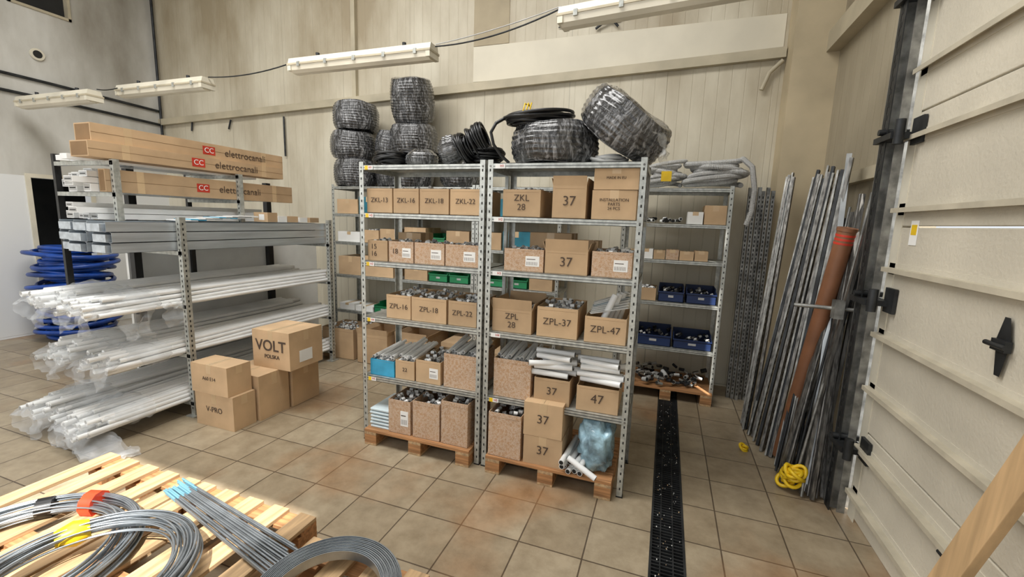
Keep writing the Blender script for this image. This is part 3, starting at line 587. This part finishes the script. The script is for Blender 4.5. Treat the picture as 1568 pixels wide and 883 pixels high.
# ---------------------------------------------------------------- leaning metal
b=B()
for i in range(6):
    x=2.70+i*.036; y=2.05-.02*(i%3); b.box(x,y,0,x+.03,y+.003,2.03-.03*(i%2),ZDULL); b.box(x,y,0,x+.002,y+.03,2.03-.03*(i%2),ZDULL)
    for k in range(48): b.box(x+.011,y-.001,.05+k*.04,x+.020,y,.072+k*.04,HOLE)
b.obj('slotted_angle_bundle')
b=B()
def perf(p0,p1,w,t,m):
    b.bar(p0,p1,w,t,m,up=(1,-.6,0)); p0=Vector(p0);p1=Vector(p1); L_=(p1-p0).length; d=(p1-p0)/L_
    u=d.cross(Vector((1,-.6,0))).normalized(); v=u.cross(d).normalized()
    s_=-1 if v.dot(Vector((-.5,-1,0)))<0 else 1
    for i in range(int(L_/.05)):
        a=p0+d*(.03+i*.05); b.bar(a+v*s_*(t/2+.0006),a+d*.025+v*s_*(t/2+.0006),w*.3,.0008,HOLE,up=(1,-.6,0))
for i in range(22):
    t=i/21; f0=Vector((2.74+.16*t+random.uniform(-.02,.02),1.50-.75*t+random.uniform(-.05,.05),0.004)); t0=Vector((2.99 if t<.25 else 3.12,2.0-1.0*t+random.uniform(-.04,.04),2.10+random.uniform(-.08,.04)))
    m=[ZDULL,STEEL,ZDULL,DSTEEL][i%4]
    if i%2==0: perf(f0,t0,.034,.012,m)
    else: b.bar(f0,t0,.03,.02,m,up=(1,-.6,0))
b.obj('metal_profile_bundle')
b=B()
for i in range(44):
    f0=Vector((2.84+.27*random.random(),.80-.38*random.random(),0.012)); t0=Vector((3.13,1.1-.55*random.random(),random.uniform(1.05,1.95)))
    m=random.choice([STEEL,DSTEEL,STEEL,ZDULL]); 
    if i%3==0: b.bar(f0,t0,.025,.02,m)
    else: b.tube([f0,t0],random.uniform(.006,.011),m,8)
b.obj('steel_rod_bundle')
b=B(); pa,pb=Vector((2.93,.92,.03)),Vector((3.06,.68,1.66)); b.tube([pa,pb],.05,BROWN,24); b.tube([pb,pb+(pb-pa)*.012],.054,BROWN,24)
for k in (.95,.965,.98): b.tube([pa.lerp(pb,k),pa.lerp(pb,k+.008)],.0512,RED,24)
b.obj('brown_cardboard_tube')
b=B(); b.bar((3.0,.52,0.01),(3.12,1.02,2.16),.06,.03,mat('bright_channel',(200,203,203),.3,.7),up=(1,-.3,0)); b.obj('aluminium_channel')
b=B(); b.tube([(2.82,.62,1.19),(3.20,.50,1.20)],.012,ZDULL,8); b.box(3.0,.50,1.14,3.05,.56,1.25,ZDULL); b.box(3.2,.46,1.12,3.245,.55,1.27,ZDULL); b.obj('wall_holder_bracket')
b=B(); loops(b,(2.88,.50,.05),.03,16,.012,YEL,.018,.12,rotm(.3,.2,0),wob=.03,rs=6,seg=20); loops(b,(2.70,.95,.01),.02,3,.01,YEL,.01,.02,seg=16); b.obj('yellow_tape_roll')
# ---------------------------------------------------------------- lamps
def lamp(x,y,z,L_,rz=0,ry=0):
    b=B(); w=.075
    pr=[(-w,.0),(w,.0),(w*.8,.055),(-w*.8,.055)]
    vs=[(0,a,c) for a,c in pr]+[(L_,a,c) for a,c in pr]; b.add(vs,[(0,1,5,4),(1,2,6,5),(2,3,7,6),(3,0,4,7),(3,2,1,0),(4,5,6,7)],CREAM)
    b.box(-.005,-w-.008,-.012,L_+.005,w+.008,.004,BEAM)
    DF=mat('lamp_diffuser',(224,217,198),.3,var=.06,scale=2)
    pr=[(-w,-.012),(-w*.85,-.055),(-w*.4,-.075),(w*.4,-.075),(w*.85,-.055),(w,-.012)]
    vs=[(.02,a,c) for a,c in pr]+[(L_-.02,a,c) for a,c in pr]; b.add(vs,[(i,i+6,i+7,i+1) for i in range(5)]+[(0,1,2,3,4,5),(11,10,9,8,7,6)],DF)
    for xx in (0,L_-.04): b.box(xx,-w-.004,-.06,xx+.04,w+.004,.0,CREAM)
    for i in range(5): b.box(.12+i*(L_-.28)/4,-w-.012,-.03,.15+i*(L_-.28)/4,-w,.012,ZINC)
    for xx in (.3,L_-.3): b.tube([(xx,0,.055),(xx,0,.10)],.018,DSTEEL,8)
    b.obj('fluorescent_lamp',(x,y,z),(0,ry,rz))
lamp(-1.56,1.02,3.08,1.56); lamp(-4.2,1.05,3.02,1.42); lamp(-5.35,.66,2.86,1.36); lamp(1.17,.80,3.12,1.56,rz=-.12)
b=B()
def sag(p,q,s): return [Vector(p).lerp(Vector(q),t/12)+Vector((0,0,-s*4*(t/12)*(1-t/12))) for t in range(13)]
b.tube(sag((.01,1.02,3.12),(1.16,.82,3.2),.05),.006,DSTEEL,6); b.tube(sag((-2.77,1.05,3.08),(-1.57,1.02,3.12),.04),.006,DSTEEL,6); b.tube(sag((-3.98,.68,2.93),(-4.21,1.05,3.08),.02),.006,DSTEEL,6)
b.tube(sag((.01,1.03,3.14),(1.16,.83,3.22),.02),.004,GREY,6)
b.obj('lamp_suspension_cable')
# ---------------------------------------------------------------- foreground
pallet(-1.15,-2.17,.80,1.20,'Y',h=.144,nb=5); pallet(-.33,-2.17,.80,1.20,'Y',h=.144,nb=5); pallet(.56,-2.28,.80,1.20,'Y',h=.144,nb=5)
b=B(); loops(b,(-.45,-1.72,.153),.40,38,.0042,WIRE,.055,.06,wob=.014,seg=72,rs=6)
for a in (1.9,2.4): 
    p=Vector((-.45+.40*math.cos(a),-1.72+.40*math.sin(a),.185)); b.tube([p+Vector((math.sin(a),-math.cos(a),0))*-.03,p+Vector((math.sin(a),-math.cos(a),0))*.03],.062 if a<2 else .05,ORANGE if a<2 else BLACK,10)
b.obj('steel_wire_coil')
b=B(); loops(b,(.02,-1.70,.235),.34,28,.0042,WIRE,.05,.05,wob=.014,seg=72,rs=6); a=2.7; p=Vector((.02+.34*math.cos(a),-1.70+.34*math.sin(a),.255))
b.tube([p+Vector((math.sin(a),-math.cos(a),0))*-.06,p,p+Vector((math.sin(a),-math.cos(a),0))*.05],[.035,.055,.04],YEL,10); b.obj('steel_wire_coil')
b=B()
for i in range(16): 
    r=.215+i*.0052; b.rev([(r,0),(r+.0036,0),(r+.0036,.045+.003*(i%3)),(r,.045+.003*(i%3))],WIRE,80,sm=False)
b.obj('steel_strap_coil',(.90,-1.39,.172),(.09,.0,0))
b=B()
for i in range(22):
    j=i%11; z=.155+(i//11)*.011; r0=random.uniform(-.03,.03)
    p=Vector((-.40+r0,-1.02-j*.011,z)); q=Vector((.57+r0,-1.18-j*.017,z)); b.tube([p,q],.005,WIRE,7); b.tube([p-(q-p).normalized()*.002,p+(q-p).normalized()*.12],.0055,mat('blue_tip',(96,140,158),.5),7)
b.obj('threaded_rod_bundle')
# ---------------------------------------------------------------- light
w=D.worlds.new('World'); bpy.context.scene.world=w; w.use_nodes=True; bg=w.node_tree.nodes['Background']; bg.inputs[0].default_value=(.92,.96,1,1); bg.inputs[1].default_value=.85
def area(name,loc,rot,sx,sy,e,col): 
    l=D.lights.new(name,'AREA'); l.shape='RECTANGLE'; l.size=sx; l.size_y=sy; l.energy=e; l.color=col; o=D.objects.new(name,l); o.location=loc; o.rotation_euler=rot; C.objects.link(o)
area('overhead_fill_area',(-.8,-1.0,5.5),(0,0,0),5,1.6,270,(1,.985,.96)); area('rear_fill_area',(-2.5,-4.6,2.8),(math.radians(80),0,.0),4,2.5,60,(1,.98,.95))  # two unseen fill lamps, added overhead and behind the camera to brighten the room
sl=D.lights.new('sun','SUN'); sl.energy=9; sl.angle=.01; sl.color=(1,.96,.90); so=D.objects.new('sun',sl); so.rotation_euler=SUNV.to_track_quat('Z','Y').to_euler(); so.location=(3,-6,8); C.objects.link(so)
# ---------------------------------------------------------------- camera
cam=D.cameras.new('camera'); co=D.objects.new('camera',cam); C.objects.link(co)
cam.sensor_width=36; cam.lens=667.2047/1568*36; cam.clip_start=.05
yw,pt,rl=-.3354,.1529,.0330
f=Vector((math.sin(yw)*math.cos(pt),math.cos(yw)*math.cos(pt),-math.sin(pt))); rt=Vector((math.cos(yw),-math.sin(yw),0)); up=rt.cross(f)
r2=rt*math.cos(rl)+up*math.sin(rl); u2=-rt*math.sin(rl)+up*math.cos(rl)
co.matrix_world=Matrix(((r2.x,u2.x,-f.x,2.0247),(r2.y,u2.y,-f.y,-2.5426),(r2.z,u2.z,-f.z,1.6526),(0,0,0,1)))
bpy.context.scene.camera=co
bpy.context.scene.view_settings.view_transform='Standard'
bpy.context.scene.view_settings.exposure=.12
